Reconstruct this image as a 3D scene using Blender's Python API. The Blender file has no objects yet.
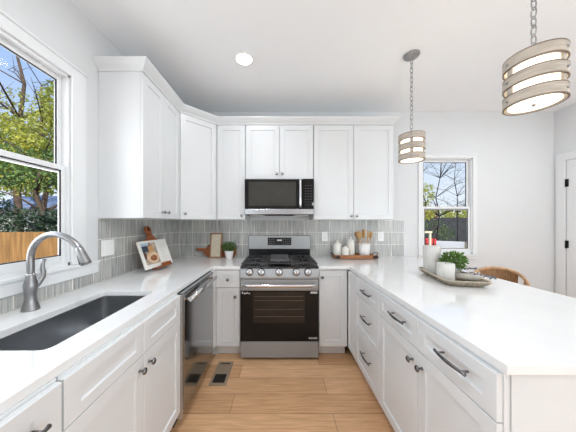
import bpy, bmesh, math, random
from mathutils import Vector, Matrix
C = bpy.context.scene.collection
scn = bpy.context.scene
PI = math.pi
rnd = random.Random(7)

# ------------------------------------------------------------------ camera, world, lights, exposure
CAM_H = 1.343
cam = bpy.data.cameras.new('camera'); cam_o = bpy.data.objects.new('camera', cam); C.objects.link(cam_o)
cam_o.location = (0, 0, CAM_H); cam_o.rotation_euler = (PI/2, 0, 0)
cam.sensor_width = 36; cam.lens = 36*224/576; cam.shift_x = (288-279.5)/576; cam.shift_y = (222.5-216)/576
cam.clip_start = 0.02; cam.clip_end = 300
scn.camera = cam_o
scn.view_settings.view_transform = 'Standard'; scn.view_settings.look = 'None'
scn.view_settings.gamma = 1; scn.view_settings.use_curve_mapping = False
scn.view_settings.exposure = 0.06
scn.cycles.max_bounces = 16; scn.cycles.diffuse_bounces = 10

w = bpy.data.worlds.new('sky'); scn.world = w; w.use_nodes = True
wn = w.node_tree; wn.nodes.clear()
wo = wn.nodes.new('ShaderNodeOutputWorld'); wb = wn.nodes.new('ShaderNodeBackground')
tc = wn.nodes.new('ShaderNodeTexCoord'); sp = wn.nodes.new('ShaderNodeSeparateXYZ'); cr = wn.nodes.new('ShaderNodeValToRGB')
wn.links.new(tc.outputs['Generated'], sp.inputs[0]); wn.links.new(sp.outputs['Z'], cr.inputs[0])
cr.color_ramp.elements[0].position = 0.0; cr.color_ramp.elements[0].color = (.88, .95, 1.0, 1)
cr.color_ramp.elements[1].position = .6; cr.color_ramp.elements[1].color = (.22, .45, .92, 1)
wn.links.new(cr.outputs[0], wb.inputs[0]); wb.inputs[1].default_value = 1.0
wn.links.new(wb.outputs[0], wo.inputs[0])

def light(name, kind, loc, rot, energy, color=(1, 1, 1), **kw):
    l = bpy.data.lights.new(name, kind); l.energy = energy; l.color = color
    for k, v in kw.items(): setattr(l, k, v)
    o = bpy.data.objects.new(name, l); C.objects.link(o); o.location = loc; o.rotation_euler = rot
    return o
# sun on the garden, from behind the house (it reaches no window of the room)
light('sun', 'SUN', (0, 0, 20), (math.radians(42), 0, math.radians(30)), 6.0, (1, .95, .86), angle=.02)
# unseen fill lamps added at the solid rear, right and left-rear walls
light('rear_fill_light', 'AREA', (2.3, -2.5, 1.35), (math.radians(118), 0, 0), 38, (.84, .94, 1), shape='RECTANGLE', size=1.8, size_y=1.9)
light('side_fill_light', 'AREA', (3.42, -.6, 1.35), (math.radians(124), 0, math.radians(90)), 54, (.84, .94, 1), shape='RECTANGLE', size=2.2, size_y=1.5)
light('left_rear_fill_light', 'AREA', (-1.26, -1.3, 1.4), (math.radians(112), 0, math.radians(-90)), 44, (.84, .94, 1), shape='RECTANGLE', size=1.6, size_y=1.2)
light('sink_window_light', 'AREA', (-1.455, 1.05, 1.68), (math.radians(90), 0, math.radians(-90)), 9, (.96, .98, 1), shape='RECTANGLE', size=.8, size_y=1.1)

# ------------------------------------------------------------------ materials
MATS = {}
def mat(name, col, rough=.5, metal=0, var=0, vscale=8, stretch=(1, 1, 1), bump=0, bscale=40, emit=None, estr=0, col2=None, coat=0, spec=None, transl=0):
    m = bpy.data.materials.new(name); m.use_nodes = True; nt = m.node_tree
    b = nt.nodes['Principled BSDF']
    b.inputs['Base Color'].default_value = (*col, 1); b.inputs['Roughness'].default_value = rough; b.inputs['Metallic'].default_value = metal
    if coat: b.inputs['Coat Weight'].default_value = coat
    if spec is not None: b.inputs['Specular IOR Level'].default_value = spec
    if emit: b.inputs['Emission Color'].default_value = (*emit, 1); b.inputs['Emission Strength'].default_value = estr
    t = nt.nodes.new('ShaderNodeTexCoord'); mp = nt.nodes.new('ShaderNodeMapping'); mp.inputs['Scale'].default_value = stretch
    nt.links.new(t.outputs['Object'], mp.inputs[0])
    n = nt.nodes.new('ShaderNodeTexNoise'); n.inputs['Scale'].default_value = vscale; n.inputs['Detail'].default_value = 5
    nt.links.new(mp.outputs[0], n.inputs['Vector'])
    r = nt.nodes.new('ShaderNodeValToRGB'); r.color_ramp.elements[0].position = .32; r.color_ramp.elements[1].position = .68
    c2 = col2 or tuple(max(0, c*(1-var)) for c in col)
    r.color_ramp.elements[0].color = (*c2, 1); r.color_ramp.elements[1].color = (*col, 1)
    nt.links.new(n.outputs['Fac'], r.inputs[0]); nt.links.new(r.outputs[0], b.inputs['Base Color'])
    if bump:
        bn = nt.nodes.new('ShaderNodeTexNoise'); bn.inputs['Scale'].default_value = bscale
        nt.links.new(mp.outputs[0], bn.inputs['Vector'])
        bp = nt.nodes.new('ShaderNodeBump'); bp.inputs['Strength'].default_value = bump; bp.inputs['Distance'].default_value = .003
        nt.links.new(bn.outputs['Fac'], bp.inputs['Height']); nt.links.new(bp.outputs[0], b.inputs['Normal'])
    if transl:
        tr = nt.nodes.new('ShaderNodeBsdfTranslucent'); mx = nt.nodes.new('ShaderNodeMixShader'); mx.inputs[0].default_value = transl
        nt.links.new(r.outputs[0], tr.inputs[0]); nt.links.new(b.outputs[0], mx.inputs[1]); nt.links.new(tr.outputs[0], mx.inputs[2])
        nt.links.new(mx.outputs[0], nt.nodes['Material Output'].inputs[0])
    MATS[name] = m
    return m

WALL = mat('wall_paint', (.695, .710, .722), .7, var=.015, bump=.03, bscale=200)
CEIL = mat('ceiling_paint', (.87, .885, .90), .8, var=.01)
TRIM = mat('trim_paint', (.76, .775, .785), .35, var=.01)
CAB = mat('cabinet_paint', (.685, .698, .708), .33, var=.008)
KICK = mat('kick_paint', (.78, .79, .80), .4, var=.02)
QUARTZ = mat('white_quartz', (.80, .803, .805), .07, var=.035, vscale=5, coat=.3)
STEEL = mat('brushed_steel', (.43, .44, .45), .42, .75, var=.12, vscale=12, stretch=(40, .6, 1))
STEELV = mat('brushed_steel_vertical', (.50, .50, .515), .26, 1, var=.10, vscale=12, stretch=(1, 1, 30))
STEELB = mat('bright_steel', (.75, .75, .76), .14, 1, var=.05)
NICKEL = mat('brushed_nickel', (.36, .36, .365), .26, 1, var=.08, vscale=30)
PEWTER = mat('dark_nickel', (.22, .22, .225), .24, 1, var=.1, vscale=30)
SINKM = mat('sink_steel', (.52, .53, .54), .28, 1, var=.12, vscale=18)
BLACKG = mat('black_glass', (.012, .011, .011), .05, var=.1, spec=.2)
BLACKP = mat('black_enamel', (.018, .018, .019), .25, var=.2)
IRON = mat('cast_iron', (.06, .06, .063), .33, .3, var=.3, bump=.2, bscale=300)
GRIDDLE = mat('griddle_iron', (.14, .14, .145), .42, .4, var=.25, bump=.15, bscale=200)
OVENIN = mat('oven_cavity_glass', (.040, .032, .026), .12, spec=.2, var=.35, vscale=5, stretch=(1, 1, 6))
RACK = mat('oven_rack', (.16, .14, .12), .3, .6)
WOODD = mat('red_brown_wood', (.36, .105, .028), .42, var=.45, vscale=12, stretch=(1, 1, 8))
WOODT = mat('acacia_tray_wood', (.42, .175, .065), .42, var=.4, vscale=10, stretch=(2, 12, 12))
WOODF = mat('honey_frame_wood', (.38, .19, .09), .5, var=.3, vscale=12)
LINEN = mat('pale_linen', (.72, .64, .50), .9, var=.22, vscale=90, bump=.4, bscale=400)
UTENS = mat('utensil_wood', (.66, .40, .17), .5, var=.3, vscale=20, stretch=(1, 1, .3))
BRONZE = mat('dark_bronze', (.05, .035, .03), .4, .6, var=.3)
CERAM = mat('cream_ceramic', (.80, .78, .72), .28, var=.05)
CERAMW = mat('white_crock', (.84, .83, .82), .4, var=.04)
PLASTIC = mat('white_plastic', (.86, .86, .85), .3, var=.01)
PAPER = mat('page_paper', (.84, .82, .78), .6, var=.05, vscale=30)
CANDLE = mat('grey_white_wax', (.64, .63, .60), .55, var=.14, vscale=14, stretch=(6, 6, .6))
STONEP = mat('grey_pot_stone', (.46, .45, .42), .7, var=.25, vscale=30)
DRIFT = mat('bleached_driftwood', (.50, .47, .42), .8, var=.35, vscale=20, bump=.3, bscale=100)
WHITEW = mat('whitewashed_bead', (.56, .50, .40), .7, var=.15)
BASKET = mat('woven_seagrass', (.33, .275, .20), .85, var=.5, vscale=60, bump=.6, bscale=200)
LEAFG = mat('plant_leaf', (.15, .30, .055), .5, var=.65, vscale=30, transl=.2)
LEAFD = mat('small_plant_leaf', (.10, .22, .055), .5, var=.6, vscale=30, transl=.2)
SPRIG = mat('lavender_sprig', (.16, .155, .18), .8, var=.4, vscale=60)
RATTAN = mat('rattan_cane', (.60, .36, .19), .55, var=.4, vscale=30, stretch=(1, 1, .4))
RATTANW = mat('woven_rattan', (.40, .215, .095), .7, var=.55, vscale=25, stretch=(6, 6, .7), bump=.5, bscale=120)
SHADEW = mat('weathered_wood_band', (.50, .44, .37), .7, var=.28, vscale=14, stretch=(1, 1, 6))
SHADEE = mat('band_edge', (.20, .15, .11), .7, var=.3)
ZINC = mat('weathered_zinc', (.40, .40, .405), .45, .7, var=.35, vscale=25)
GLOW = mat('frosted_diffuser', (.9, .87, .8), .5, emit=(1, .90, .74), estr=1.15)
GLOWB = mat('lit_bulb', (1, .95, .85), .5, emit=(1, .86, .64), estr=9)
DOWN = mat('downlight_lens', (1, 1, 1), .5, emit=(1, .98, .94), estr=6)
GASKET = mat('black_gasket', (.012, .012, .014), .5)
VENTB = mat('brown_vent_paint', (.36, .28, .20), .45, .3, var=.12)
BLACKM = mat('black_metal', (.012, .012, .013), .4, .5)
DISP = mat('display_window', (.02, .02, .022), .08, var=.2)
MARK = mat('white_print', (.62, .62, .62), .5)
DOORG = mat('rear_door_paint', (.52, .52, .51), .5, var=.02)
# outdoors
FENCE = mat('cedar_fence', (.44, .235, .08), .8, var=.45, vscale=3, stretch=(5, 5, .6))
GROUND = mat('garden_ground', (.20, .16, .10), .95, var=.5, vscale=1.5)
BARK = mat('tree_bark', (.13, .09, .065), .9, var=.5, vscale=4, bump=.5, bscale=20)
BARKD = mat('dark_bark', (.045, .04, .045), .9, var=.4, vscale=4)
LF1 = mat('sunlit_yellow_leaf', (.66, .62, .12), .6, col2=(.20, .28, .05), vscale=1.3, transl=.35)
LF2 = mat('green_leaf', (.20, .32, .08), .6, col2=(.05, .11, .03), vscale=1.5, transl=.3)
LF3 = mat('dark_leaf', (.055, .10, .045), .6, col2=(.015, .035, .02), vscale=2, transl=.2)
LF4 = mat('autumn_leaf', (.62, .27, .07), .6, col2=(.4, .28, .08), vscale=1.5, transl=.3)
ROOFB = mat('blue_grey_shingle', (.17, .22, .33), .8, var=.3, vscale=5)
SIDING = mat('pale_siding', (.62, .61, .58), .8, var=.15)
REDC = mat('red_car_paint', (.65, .04, .03), .3, var=.05)
CREAM = mat('cream_timber', (.78, .70, .50), .6, var=.06)
DFENCE = mat('dark_garden_fence', (.055, .06, .065), .9, var=.4, vscale=2)

def glass_mat():
    m = bpy.data.materials.new('window_glass'); m.use_nodes = True; nt = m.node_tree; nt.nodes.clear()
    o = nt.nodes.new('ShaderNodeOutputMaterial'); t = nt.nodes.new('ShaderNodeBsdfTransparent'); g = nt.nodes.new('ShaderNodeBsdfGlossy')
    g.inputs['Roughness'].default_value = .02; mx = nt.nodes.new('ShaderNodeMixShader'); f = nt.nodes.new('ShaderNodeFresnel'); f.inputs[0].default_value = 1.08
    nt.links.new(f.outputs[0], mx.inputs[0]); nt.links.new(t.outputs[0], mx.inputs[1]); nt.links.new(g.outputs[0], mx.inputs[2]); nt.links.new(mx.outputs[0], o.inputs[0])
    return m
GLASS = glass_mat()

def floor_mat():
    m = bpy.data.materials.new('oak_planks'); m.use_nodes = True; nt = m.node_tree; b = nt.nodes['Principled BSDF']
    t = nt.nodes.new('ShaderNodeTexCoord'); br = nt.nodes.new('ShaderNodeTexBrick'); br.offset = .37; br.offset_frequency = 2
    mp0 = nt.nodes.new('ShaderNodeMapping'); mp0.inputs['Location'].default_value = (.35, .045, 0)
    nt.links.new(t.outputs['Object'], mp0.inputs[0]); nt.links.new(mp0.outputs[0], br.inputs['Vector'])
    br.inputs['Scale'].default_value = 1; br.inputs['Brick Width'].default_value = 1.15; br.inputs['Row Height'].default_value = .18
    br.inputs['Mortar Size'].default_value = .0016; br.inputs['Mortar Smooth'].default_value = .3; br.inputs['Bias'].default_value = 0
    br.inputs['Color1'].default_value = (.78, .50, .29, 1); br.inputs['Color2'].default_value = (.52, .29, .145, 1); br.inputs['Mortar'].default_value = (.17, .085, .035, 1)
    mp = nt.nodes.new('ShaderNodeMapping'); mp.inputs['Scale'].default_value = (1.6, 26, 1); nt.links.new(t.outputs['Object'], mp.inputs[0])
    n = nt.nodes.new('ShaderNodeTexNoise'); n.inputs['Scale'].default_value = 2.6; n.inputs['Detail'].default_value = 8; n.inputs['Distortion'].default_value = .6
    nt.links.new(mp.outputs[0], n.inputs['Vector'])
    r = nt.nodes.new('ShaderNodeValToRGB'); r.color_ramp.elements[0].position = .3; r.color_ramp.elements[0].color = (.76, .69, .62, 1); r.color_ramp.elements[1].position = .65; r.color_ramp.elements[1].color = (1.08, 1.06, 1.05, 1)
    nt.links.new(n.outputs['Fac'], r.inputs[0])
    mx = nt.nodes.new('ShaderNodeMix'); mx.data_type = 'RGBA'; mx.blend_type = 'MULTIPLY'; mx.inputs[0].default_value = .9
    nt.links.new(br.outputs['Color'], mx.inputs[6]); nt.links.new(r.outputs[0], mx.inputs[7]); nt.links.new(mx.outputs[2], b.inputs['Base Color'])
    b.inputs['Roughness'].default_value = .42
    return m
OAK = floor_mat()

def tile_mat(name, axis):
    m = bpy.data.materials.new(name); m.use_nodes = True; nt = m.node_tree; b = nt.nodes['Principled BSDF']
    t = nt.nodes.new('ShaderNodeTexCoord'); s = nt.nodes.new('ShaderNodeSeparateXYZ'); c = nt.nodes.new('ShaderNodeCombineXYZ')
    nt.links.new(t.outputs['Object'], s.inputs[0]); nt.links.new(s.outputs[axis], c.inputs[0]); nt.links.new(s.outputs['Z'], c.inputs[1])
    br = nt.nodes.new('ShaderNodeTexBrick'); br.offset = 0; br.inputs['Scale'].default_value = 1
    br.inputs['Brick Width'].default_value = .157; br.inputs['Row Height'].default_value = .1525; br.inputs['Mortar Size'].default_value = .0032; br.inputs['Mortar Smooth'].default_value = .3
    br.inputs['Color1'].default_value = (.50, .505, .49, 1); br.inputs['Color2'].default_value = (.40, .405, .395, 1); br.inputs['Mortar'].default_value = (.80, .78, .74, 1)
    nt.links.new(c.outputs[0], br.inputs['Vector'])
    mp = nt.nodes.new('ShaderNodeMapping'); mp.inputs['Scale'].default_value = (95, 4, 1); nt.links.new(c.outputs[0], mp.inputs[0])
    n = nt.nodes.new('ShaderNodeTexNoise'); n.inputs['Scale'].default_value = 1; n.inputs['Detail'].default_value = 4; nt.links.new(mp.outputs[0], n.inputs['Vector'])
    r = nt.nodes.new('ShaderNodeValToRGB'); r.color_ramp.elements[0].position = .3; r.color_ramp.elements[0].color = (.62, .64, .67, 1); r.color_ramp.elements[1].position = .7; r.color_ramp.elements[1].color = (1.34, 1.31, 1.25, 1)
    nt.links.new(n.outputs['Fac'], r.inputs[0])
    mx = nt.nodes.new('ShaderNodeMix'); mx.data_type = 'RGBA'; mx.blend_type = 'MULTIPLY'; mx.inputs[0].default_value = 1
    nt.links.new(br.outputs['Color'], mx.inputs[6]); nt.links.new(r.outputs[0], mx.inputs[7]); nt.links.new(mx.outputs[2], b.inputs['Base Color'])
    b.inputs['Roughness'].default_value = .22
    bp = nt.nodes.new('ShaderNodeBump'); bp.inputs['Strength'].default_value = .35; bp.inputs['Distance'].default_value = .002; bp.invert = True
    nt.links.new(br.outputs['Fac'], bp.inputs['Height']); nt.links.new(bp.outputs[0], b.inputs['Normal'])
    return m
TILEX = tile_mat('streaked_glazed_tile', 'X'); TILEY = tile_mat('streaked_glazed_tile_side', 'Y')

# ------------------------------------------------------------------ mesh helpers
class MB:
    def __init__(s): s.bm = bmesh.new(); s.smooth = set()
    def face(s, vs, smooth=False, mi=0):
        try: f = s.bm.faces.new(vs)
        except ValueError: return None
        f.smooth = smooth; f.material_index = mi
        return f
    def v(s, p): return s.bm.verts.new(p)
    def rings(s, rs, close=True, cap0=True, cap1=True, smooth=True, mi=0):
        R = [[s.v(p) for p in r] for r in rs]
        for a, b in zip(R, R[1:]):
            n = len(a)
            for i in range(n if close else n-1):
                s.face((a[i], a[(i+1) % n], b[(i+1) % n], b[i]), smooth, mi)
        if cap0: s.face(R[0][::-1], False, mi)
        if cap1: s.face(R[-1], False, mi)
        return s
    def box(s, x0, x1, y0, y1, z0, z1, bev=0, mi=0):
        if x0 > x1: x0, x1 = x1, x0
        if y0 > y1: y0, y1 = y1, y0
        if z0 > z1: z0, z1 = z1, z0
        b = min(bev, (x1-x0)*.45, (y1-y0)*.45, (z1-z0)*.45)
        def ring(i, z):
            if b > 0:
                return [(x0+i+b, y0+i, z), (x1-i-b, y0+i, z), (x1-i, y0+i+b, z), (x1-i, y1-i-b, z), (x1-i-b, y1-i, z), (x0+i+b, y1-i, z), (x0+i, y1-i-b, z), (x0+i, y0+i+b, z)]
            return [(x0, y0, z), (x1, y0, z), (x1, y1, z), (x0, y1, z)]
        if b > 0: s.rings([ring(b*.6, z0), ring(0, z0+b), ring(0, z1-b), ring(b*.6, z1)], smooth=False, mi=mi)
        else: s.rings([ring(0, z0), ring(0, z1)], smooth=False, mi=mi)
        return s
    def lathe(s, prof, c=(0, 0, 0), n=24, axis='z', cap=True, mi=0, sx=1, sy=1, rot=0):
        rs = []
        for r, h in prof:
            ring = []
            for i in range(n):
                a = 2*PI*i/n+rot; u, v = r*math.cos(a)*sx, r*math.sin(a)*sy
                if axis == 'z': p = (c[0]+u, c[1]+v, c[2]+h)
                elif axis == 'y': p = (c[0]+u, c[1]+h, c[2]-v)
                else: p = (c[0]+h, c[1]+u, c[2]+v)
                ring.append(p)
            rs.append(ring)
        return s.rings(rs, cap0=cap, cap1=cap, mi=mi)
    def tube(s, pts, rad, n=10, cap=True, mi=0, flat=1.0, closed=False):
        P = [Vector(p) for p in pts]; N = len(P)
        rr = rad if isinstance(rad, (list, tuple)) else [rad]*N
        up = None; rs = []
        for i, p in enumerate(P):
            if closed: t = (P[(i+1) % N]-P[i-1]).normalized()
            else: t = (P[min(i+1, N-1)]-P[max(i-1, 0)]).normalized()
            if up is None: up = t.orthogonal().normalized() if abs(t.z) > .9 else Vector((0, 0, 1))
            a = t.cross(up).normalized(); b = a.cross(t).normalized(); up = b
            rs.append([tuple(p+a*(rr[i]*math.cos(2*PI*k/n))+b*(rr[i]*flat*math.sin(2*PI*k/n))) for k in range(n)])
        if closed: rs.append(rs[0]); return s.rings(rs, cap0=False, cap1=False, mi=mi)
        return s.rings(rs, cap0=cap, cap1=cap, mi=mi)
    def prism(s, poly, z0, z1, plane='xy', mi=0, smooth=False):
        def P(u, v, h):
            return (u, v, h) if plane == 'xy' else ((u, h, v) if plane == 'xz' else (h, u, v))
        return s.rings([[P(u, v, z0) for u, v in poly], [P(u, v, z1) for u, v in poly]], smooth=smooth, mi=mi)
    def ball(s, c, r, n=10, m=7, sz=1, mi=0):
        return s.lathe([(max(.0004, r*math.sin(PI*k/m)), -r*sz*math.cos(PI*k/m)) for k in range(m+1)], c, n, mi=mi)
    def xf(s, M): bmesh.ops.transform(s.bm, matrix=M, verts=s.bm.verts); return s
    def build(s, name, m, parent=None, **props):
        bmesh.ops.remove_doubles(s.bm, verts=s.bm.verts, dist=1e-6)
        bmesh.ops.recalc_face_normals(s.bm, faces=s.bm.faces)
        me = bpy.data.meshes.new(name); s.bm.to_mesh(me); s.bm.free()
        for q in (m if isinstance(m, (list, tuple)) else [m]): me.materials.append(q)
        o = bpy.data.objects.new(name, me); C.objects.link(o)
        if parent: o.parent = parent
        for k, v in props.items(): o[k] = v
        return o

def thing(name, label, cat, loc=(0, 0, 0), rz=0, group=None, rot=None):
    o = bpy.data.objects.new(name, None); C.objects.link(o); o.empty_display_size = .1
    o.location = loc; o.rotation_euler = rot or (0, 0, rz); o['label'] = label; o['category'] = cat
    if group: o['group'] = group
    return o
def tag(o, label, cat, group=None, kind=None):
    o['label'] = label; o['category'] = cat
    if group: o['group'] = group
    if kind: o['kind'] = kind
    return o
def struct(o): o['kind'] = 'structure'; return o
def copy_tree(o, parent=None):
    c = o.copy(); C.objects.link(c)
    if parent: c.parent = parent
    for ch in list(o.children): copy_tree(ch, c)
    return c

# ------------------------------------------------------------------ room shell
XL, XR, YB, YR, ZC = -1.315, 3.475, 2.835, -2.6, 2.745
def S(name, mb, m, parent=None): o = mb.build(name, m, parent); struct(o) if not parent else None; return o
S('floor', MB().box(XL-.12, XR+.12, YR-.12, YB+.12, -.05, 0), OAK)
S('ceiling', MB().box(XL-.12, XR+.12, YR-.12, YB+.12, ZC, ZC+.1), CEIL)
# left wall with the sink window opening
WY0, WY1, WZ0, WZ1 = .69, 1.405, 1.075, 2.258
S('wall_left', MB().box(XL-.062, XL, YR, WY0, 0, ZC).box(XL-.062, XL, WY1, YB, 0, ZC).box(XL-.062, XL, WY0, WY1, 0, WZ0).box(XL-.062, XL, WY0, WY1, WZ1, ZC), WALL)
# back wall with the small window opening
BX0, BX1, BZ0, BZ1 = 1.806, 2.437, .945, 2.157
S('wall_back', MB().box(XL-.12, BX0, YB, YB+.062, 0, ZC).box(BX1, XR+.12, YB, YB+.062, 0, ZC).box(BX0, BX1, YB, YB+.062, 0, BZ0).box(BX0, BX1, YB, YB+.062, BZ1, ZC), WALL)
S('wall_right', MB().box(XR, XR+.12, YR, YB, 0, ZC), WALL)
S('wall_rear', MB().box(XL, XR, YR-.12, YR, 0, ZC), WALL)

def window(name, origin, rz, wd, z0, z1, zm, depth=.064):
    """local: x along the width from 0..wd, y=0 the wall face (room at -y), z absolute"""
    r = thing(name, '', '', origin, rz); del r['label'], r['category']; struct(r)
    f = MB()
    f.box(0, .012, 0, depth, z0, z1).box(wd-.012, wd, 0, depth, z0, z1).box(0, wd, 0, depth, z1-.012, z1).box(0, wd, 0, depth, z0, z0+.02)
    f.build('jamb', TRIM, r)
    def sash(n, y, a, b, bot):
        q = MB(); e = .012; t = .024; rw = .026
        q.box(e, e+rw, y, y+t, a, b, .003).box(wd-e-rw, wd-e, y, y+t, a, b, .003)
        q.box(e+rw, wd-e-rw, y, y+t, b-.030, b, .003).box(e+rw, wd-e-rw, y, y+t, a, a+bot, .003)
        s = q.build(n, TRIM, r)
        x0, x1, c, d = e+rw, wd-e-rw, a+bot, b-.030
        g = MB(); k = .006
        g.box(x0, x0+k, y+.0045, y+.0115, c, d).box(x1-k, x1, y+.0045, y+.0115, c, d).box(x0+k, x1-k, y+.0045, y+.0115, d-k, d).box(x0+k, x1-k, y+.0045, y+.0115, c, c+k)
        g.build('gasket', GASKET, s)
        MB().box(x0+k, x1-k, y+.006, y+.010, c+k, d-k).build('pane', GLASS, s)
    sash('upper_sash', .040, zm-.021, z1-.012, .038)
    sash('lower_sash', .014, z0+.02, zm+.021, .045)
    return r
def casing(r, wd, z0, z1, cw, stool=True, horn=.03, apron=.09, depthst=.035, cwt=None):
    cwl = cw; cwt = cwt or cw
    q = MB(); p = -.016
    for (a, b, c, d) in ((-cwl, 0, z0, z1+cwt), (wd, wd+cw, z0, z1+cwt)): q.box(a, b, p, -.001, c, d, .003)
    q.box(0, wd, p, -.001, z1, z1+cwt, .003)
    q.box(-cwl-.004, wd+cw+.004, p-.006, -.001, z1+cwt, z1+cwt+.014, .003)
    q.build('casing', TRIM, r)
    if stool:
        MB().box(-cwl-horn, wd+cw+horn, -depthst, .012, z0-.022, z0-.001, .004).build('window_stool', TRIM, r)
        MB().box(-cwl-horn, wd+cw+horn, -.018, -.001, z0-.022-apron, z0-.022, .003).build('apron', TRIM, r)
wl = window('window_1', (XL, WY0, 0), PI/2, WY1-WY0, WZ0, WZ1, 1.672)
casing(wl, WY1-WY0, WZ0, WZ1, .105, apron=.065, horn=.10, depthst=.026, cwt=.062)
wb_ = window('window_2', (BX0, YB, 0), 0, BX1-BX0, BZ0, BZ1, 1.525)
casing(wb_, BX1-BX0, BZ0, BZ1, .055, apron=.04, horn=.0, cwt=.04)
# right-hand door, its casing and black hinges
d = MB().box(XR-.012, XR-.001, 1.86, 2.70, .01, 2.085).build('door_1', TRIM); struct(d)
for z in (.28, 1.08, 1.82):
    MB().box(XR-.019, XR-.0125, 2.680, 2.706, z-.045, z+.045, .002).lathe([(.006, -.047), (.006, .047)], (XR-.022, 2.704, z), 8).build('hinge', BLACKM, d)
c = MB().box(XR-.02, XR-.001, 2.712, 2.80, 0, 2.18, .003).box(XR-.02, XR-.001, 1.76, 1.85, 0, 2.18, .003).box(XR-.02, XR-.001, 1.85, 2.712, 2.095, 2.18, .003)
S('trim_1', c, TRIM)
S('baseboard_back', MB().box(1.72, XR, YB-.016, YB-.001, 0, .13, .003), TRIM)
# rear pair of panelled doors (they show in the microwave glass)
for k, (a, b) in enumerate(((-.62, -.01), (.01, .62))):
    q = MB().box(a, b, YR+.001, YR+.04, .01, 2.03, .004)
    for (z0, z1) in ((.25, .9), (1.05, 1.85)): q.box(a+.12, b-.12, YR+.04, YR+.048, z0, z1, .006)
    dd = struct(q.build('door_%d' % (k+2), DOORG))
    MB().ball((b-.07 if k == 0 else a+.07, YR+.09, 1.0), .028).build('door_knob', NICKEL, dd)

# backsplash
BT = .009
tag(MB().box(XL+BT+.001, 1.57, YB-BT, YB-.001, .915, 1.374).build('tile_backsplash', TILEX), 'streaked grey-green stacked tile backsplash along the range wall', 'backsplash')
tag(MB().box(XL+.001, XL+BT, 1.622, YB-BT-.001, .915, 1.374).box(XL+.001, XL+BT, -.6, 1.6215, .915, .985).build('tile_backsplash', TILEY), 'streaked grey stacked tile backsplash along the window wall', 'backsplash')

# ------------------------------------------------------------------ cabinets
def panel(x0, x1, z0, z1, rw=.056, rt=None, y=0, t=.019):
    rt = rt or rw; q = MB()
    def ring(ix, iz, yy): return [(x0+ix, yy, z0+iz), (x1-ix, yy, z0+iz), (x1-ix, yy, z1-iz), (x0+ix, yy, z1-iz)]
    q.rings([ring(0, 0, y+t), ring(0, 0, y+.002), ring(.002, .002, y), ring(rw, rt, y), ring(rw+.0025, rt+.0025, y+.0085)], smooth=False)
    return q
def slab(x0, x1, z0, z1, y=0, t=.019): return MB().box(x0, x1, y, y+t, z0, z1, .002)
def knob(x, z, parent, m=NICKEL, y=0, out=.028, r=.0155):
    return MB().lathe([(.008, 0), (.0055, -.004), (.005, -out*.6), (r*.7, -out*.72), (r, -out*.85), (r*.96, -out), (r*.6, -out-.004), (.001, -out-.005)], (x, y, z), 14, 'y').build('knob', m, parent)
def pull(x, z, parent, L=.155, m=PEWTER, y=0):
    pts = []; rad = []
    for k in range(13):
        u = -1+k/6; pts.append((x+u*L/2, y-.026-.008*(1-u*u), z)); rad.append(.0048+.0022*(1-abs(u))+(.0015 if abs(u) > .95 else 0))
    q = MB().tube(pts, rad, 8, flat=1.1)
    for sgn in (-1, 1): q.tube([(x+sgn*L*.38, y, z), (x+sgn*L*.38, y-.03, z)], .0045, 8)
    return q.build('handle', m, parent)

def cabinet(name, label, cat, loc, rz, wd, depth, z0, z1, fronts, group=None, kick=True, kz=.115, mk=PEWTER, body_z=None):
    r = thing(name, label, cat, loc, rz, group)
    MB().box(.0006, wd-.0006, .0205, depth, z0, body_z or z1, .001).build('body', CAB, r)
    if kick: MB().box(.0006, wd-.0006, .095, depth, .001, z0-.0005).build('toe_kick', KICK, r)
    for f in fronts:
        k, a, b, c, e = f[:5]; g = .0021
        rw = f[6] if len(f) > 6 and f[6] else (.056 if k == 'door' else .048)
        rw = min(rw, (b-a)*.3); rt = min(rw, (e-c)*.31)
        o = panel(a+g, b-g, c+g, e-g, rw, rt).build(k, CAB, r)
        h = f[5] if len(f) > 5 else None
        if h:
            if h[0] == 'k': knob(h[1], h[2], o, mk)
            else: pull(h[1], h[2], o, h[3] if len(h) > 3 else .155, mk)
    return r
ZT = .876; ZD = .722
XF = -.640       # left doors' face
YF = 2.205       # range wall doors' face
XP = .672        # peninsula doors' face
# left run (local x = world +Y)
cabinet('drawer_base_cabinet', 'white base cabinet at the near end of the window-side run, with bar pull', 'cabinet', (XF, .225, 0), PI/2, .439, .60, .115, .8835,
        [('drawer', 0, .437, ZD, ZT, ('p', .295, .80, .155), .075), ('door', 0, .437, .12, ZD, ('k', .39, .66))])
cabinet('drawer_base_cabinet', 'white base cabinet left of the sink cabinet, mostly out of view', 'cabinet', (XF, -.24, 0), PI/2, .463, .60, .115, .8835,
        [('drawer', 0, .46, ZD, ZT, ('p', .23, .80)), ('door', 0, .46, .12, ZD, ('k', .41, .66))])
# sink cabinet: open box so that the bowl hangs in it
r = thing('sink_base_cabinet', 'white two-door sink cabinet with false drawer fronts, under the window', 'cabinet', (XF, .666, 0), PI/2)
sw = .782
MB().box(0.0006, .018, .0195, .60, .115, .8835).box(sw-.018, sw-.0006, .0195, .60, .115, .8835).box(.018, sw-.018, .0195, .60, .115, .133).box(.018, sw-.018, .582, .60, .133, .6).box(.018, sw-.018, .0195, .038, .70, .8835).build('body', CAB, r)
MB().box(.0006, sw-.0006, .095, .60, .001, .1145).build('toe_kick', KICK, r)
for (a, b, kx) in ((0, .394, .357), (.394, .782, .431)):
    panel(a+.0015, b-.0015, ZD+.0015, ZT-.0015, .056, .042).build('drawer', CAB, r)
    o = panel(a+.0015, b-.0015, .1215, ZD-.0015).build('door', CAB, r); knob(kx, .664, o, PEWTER)
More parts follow.
